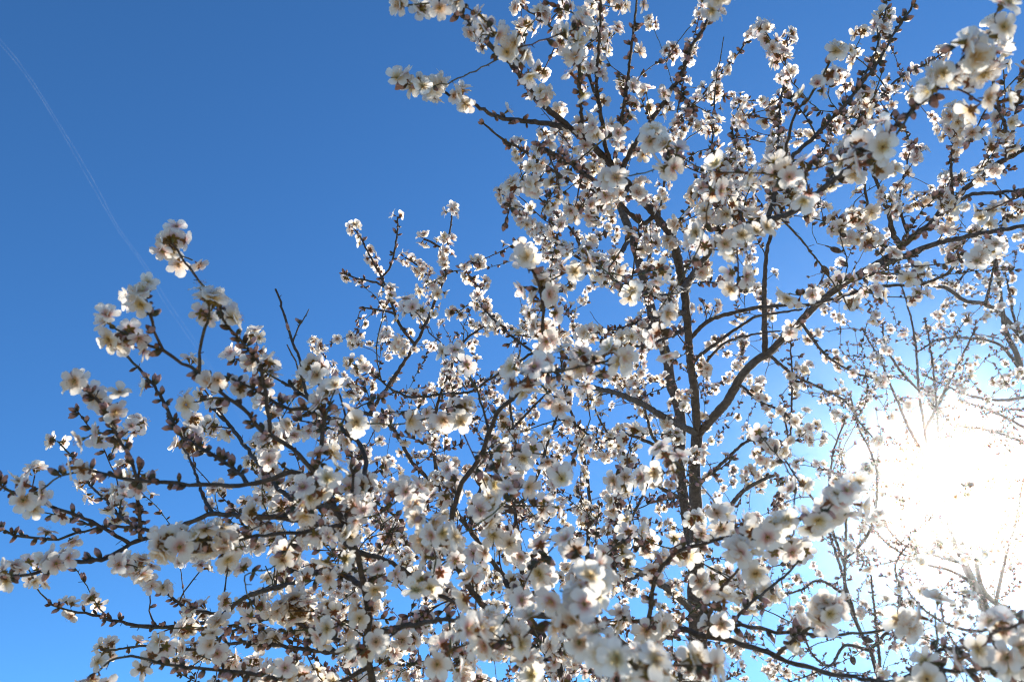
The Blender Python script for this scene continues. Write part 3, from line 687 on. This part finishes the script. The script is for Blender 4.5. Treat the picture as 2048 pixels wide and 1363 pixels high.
# ------------------------------------------------------------------ last year's dried almonds
def almond_mesh(seed):
    r = random.Random(seed); nu, nv = 10, 12; V = []; T = []; Cc = []
    for i in range(nu + 1):
        u = i / nu; w = math.sin(math.pi * u ** 0.85) ** 0.75 if 0 < i < nu else 0.03
        for j in range(nv):
            a = 2 * math.pi * j / nv
            x = 0.0105 * w * math.cos(a); y = 0.007 * w * math.sin(a)
            if abs(math.cos(a)) > 0.99 and math.cos(a) > 0: x *= 1.07; y *= 0.3
            V.append((x * (1 + 0.05 * math.sin(9 * u + seed)), y, -0.031 * u)); Cc.append(np.array([0.085, 0.052, 0.035]) * r.uniform(0.6, 1.3))
    for i in range(nu):
        for j in range(nv):
            a = i * nv + j; b = i * nv + (j + 1) % nv; T += [(a, b + nv, b), (a, a + nv, b + nv)]
    mb = MB(); mb.add(V, Cc, T, 0); tube(mb, np.array([[0, 0, 0.012], [0.001, 0, 0.006], [0, 0, -0.001]]), np.array([0.0012, 0.001, 0.0012]), 5, 0)
    return make_mesh('dried_almond', mb.arrays(), [M_NUT])
ALM = [almond_mesh(i) for i in range(3)]
for (x, y, tilt) in [(957,957,0.25),(467,943,-1.9),(597,1262,1.8),(1651,541,0.6),(1478,340,-0.7),(1210,468,0.2),(1672,500,1.2),(1905,1118,1.4),(1706,1320,0.3),(1735,1278,1.3),(1018,1018,1.0),(1180,1048,0.5)]:
    k = int(np.argmin(np.hypot(NI[:, 0] - x, NI[:, 1] - (y - 22)) + 6 * np.abs(NDEP - 1.6))); tree = int(NTREE[k])
    o = link('dried_almond', random.choice(ALM), trees[tree])
    n_ = unit(UP * math.cos(tilt) - RX * math.sin(tilt)); t = P(x, y, (1.45 if x == 957 else max(NDEP[k], 1.9)) - 0.02) + n_ * 0.015
    o.matrix_local = mat4(frame(n_, random.uniform(0, 6.28)) * 1.0, t - np.array(trees[tree].location))

# ------------------------------------------------------------------ ground
bmv = []; G = 48; half = 60.0
g = np.linspace(-half, half, G + 1)
V = np.array([(x, y, 0.05 * noise.noise(Vector((x * 0.35, y * 0.35, 0)))) for y in g for x in g])
T = []
for j in range(G):
    for i in range(G):
        a = j * (G + 1) + i; T += [(a, a + 1, a + G + 2), (a, a + G + 2, a + G + 1)]
gm, N, L = mat('orchard_soil')
out = N.new('ShaderNodeOutputMaterial'); pb = N.new('ShaderNodeBsdfPrincipled'); pb.inputs['Roughness'].default_value = 0.95
tc = N.new('ShaderNodeTexCoord'); nz = N.new('ShaderNodeTexNoise'); nz.inputs['Scale'].default_value = 1.3; nz.inputs['Detail'].default_value = 10
L.new(tc.outputs['Object'], nz.inputs['Vector'])
rp = N.new('ShaderNodeValToRGB'); rp.color_ramp.elements[0].position = 0.35; rp.color_ramp.elements[0].color = (0.44, 0.35, 0.24, 1)
rp.color_ramp.elements[1].position = 0.65; rp.color_ramp.elements[1].color = (0.33, 0.30, 0.15, 1)
L.new(nz.outputs['Fac'], rp.inputs[0]); L.new(rp.outputs[0], pb.inputs['Base Color']); L.new(pb.outputs[0], out.inputs[0])
go = link('ground', make_mesh('ground', (V, np.full((len(V), 3), 0.3), np.array(T), np.zeros(len(T), int)), [gm])); go['kind'] = 'structure'

# ------------------------------------------------------------------ contrails, 9 km up
cm, N, L = mat('ice_trail')
out = N.new('ShaderNodeOutputMaterial'); df = N.new('ShaderNodeBsdfDiffuse'); tl = N.new('ShaderNodeBsdfTranslucent'); tp = N.new('ShaderNodeBsdfTransparent')
df.inputs['Color'].default_value = (0.9, 0.9, 0.9, 1); tl.inputs['Color'].default_value = (0.9, 0.9, 0.9, 1)
m1 = N.new('ShaderNodeMixShader'); m1.inputs[0].default_value = 0.5; m2 = N.new('ShaderNodeMixShader')
tc = N.new('ShaderNodeTexCoord'); nz = N.new('ShaderNodeTexNoise'); nz.inputs['Scale'].default_value = 0.004; nz.inputs['Detail'].default_value = 4
L.new(tc.outputs['Object'], nz.inputs['Vector']); mr = N.new('ShaderNodeMapRange'); mr.inputs['From Min'].default_value = 0.3; mr.inputs['From Max'].default_value = 0.75
mr.inputs['To Min'].default_value = 0.03; mr.inputs['To Max'].default_value = 0.24
L.new(nz.outputs['Fac'], mr.inputs['Value']); L.new(mr.outputs[0], m2.inputs[0])
L.new(df.outputs[0], m1.inputs[1]); L.new(tl.outputs[0], m1.inputs[2]); L.new(tp.outputs[0], m2.inputs[1]); L.new(m1.outputs[0], m2.inputs[2]); L.new(m2.outputs[0], out.inputs[0])
ct = bpy.data.objects.new('contrail', None); C.objects.link(ct)
ct['label'] = 'thin twin white vapour trail crossing the deep blue sky at upper left'; ct['category'] = 'contrail'
trail = [(-60,20),(0,84),(50,145),(100,222),(150,305),(187,370),(235,455),(290,532),(330,600),(385,680),(440,765),(500,860)]
Z0 = 9000.0
def at_height(x, y, z=Z0):
    v = P(x, y, 1.0) - ORG; return ORG + v * ((z - CAM_Z) / v[2])
ct.location = at_height(187, 370)
for off in (-3.0, 3.5):
    pts = cr([at_height(x + off * (0.8 + 0.4 * math.sin(i * 1.7)), y - off * 0.45, Z0 + off * 3) for i, (x, y) in enumerate(trail)], 120.0, 2.0)
    mb = MB(); rr = 2.6 * np.array([1 + 0.25 * noise.noise(Vector((i * 0.2, off, 0))) for i in range(len(pts))]); tube(mb, pts, rr, 6)
    v, c, t, m = mb.arrays()
    link('vapour_streak', make_mesh('vapour_streak', (v - np.array(ct.location), c, t, m), [cm]), ct)

# ------------------------------------------------------------------ forward-scattering volume added to imitate the lens's veiling glare around the sun
top = float(NP_[:, 2].max()) + 0.35
hb = np.array([(sx * 62.0, sy * 62.0, z) for z in (-1.0, top) for sy in (-1, 1) for sx in (-1, 1)], float)
HT = [(0, 2, 3), (0, 3, 1), (4, 5, 7), (4, 7, 6), (0, 1, 5), (0, 5, 4), (2, 6, 7), (2, 7, 3), (0, 4, 6), (0, 6, 2), (1, 3, 7), (1, 7, 5)]
hm, N, L = mat('glare_haze')
out = N.new('ShaderNodeOutputMaterial'); pv = N.new('ShaderNodeVolumePrincipled')
pv.inputs['Color'].default_value = (0.90, 0.95, 1.0, 1); pv.inputs['Density'].default_value = GLARE_DENSITY; pv.inputs['Anisotropy'].default_value = GLARE_G
L.new(pv.outputs[0], out.inputs['Volume'])
ho = link('glare_haze', make_mesh('glare_haze', (hb, np.ones((8, 3)), np.array(HT), np.zeros(12, int)), [hm], False)); ho['kind'] = 'stuff'
print('objects', len(bpy.data.objects), 'tris', sum(len(m.polygons) for m in bpy.data.meshes))
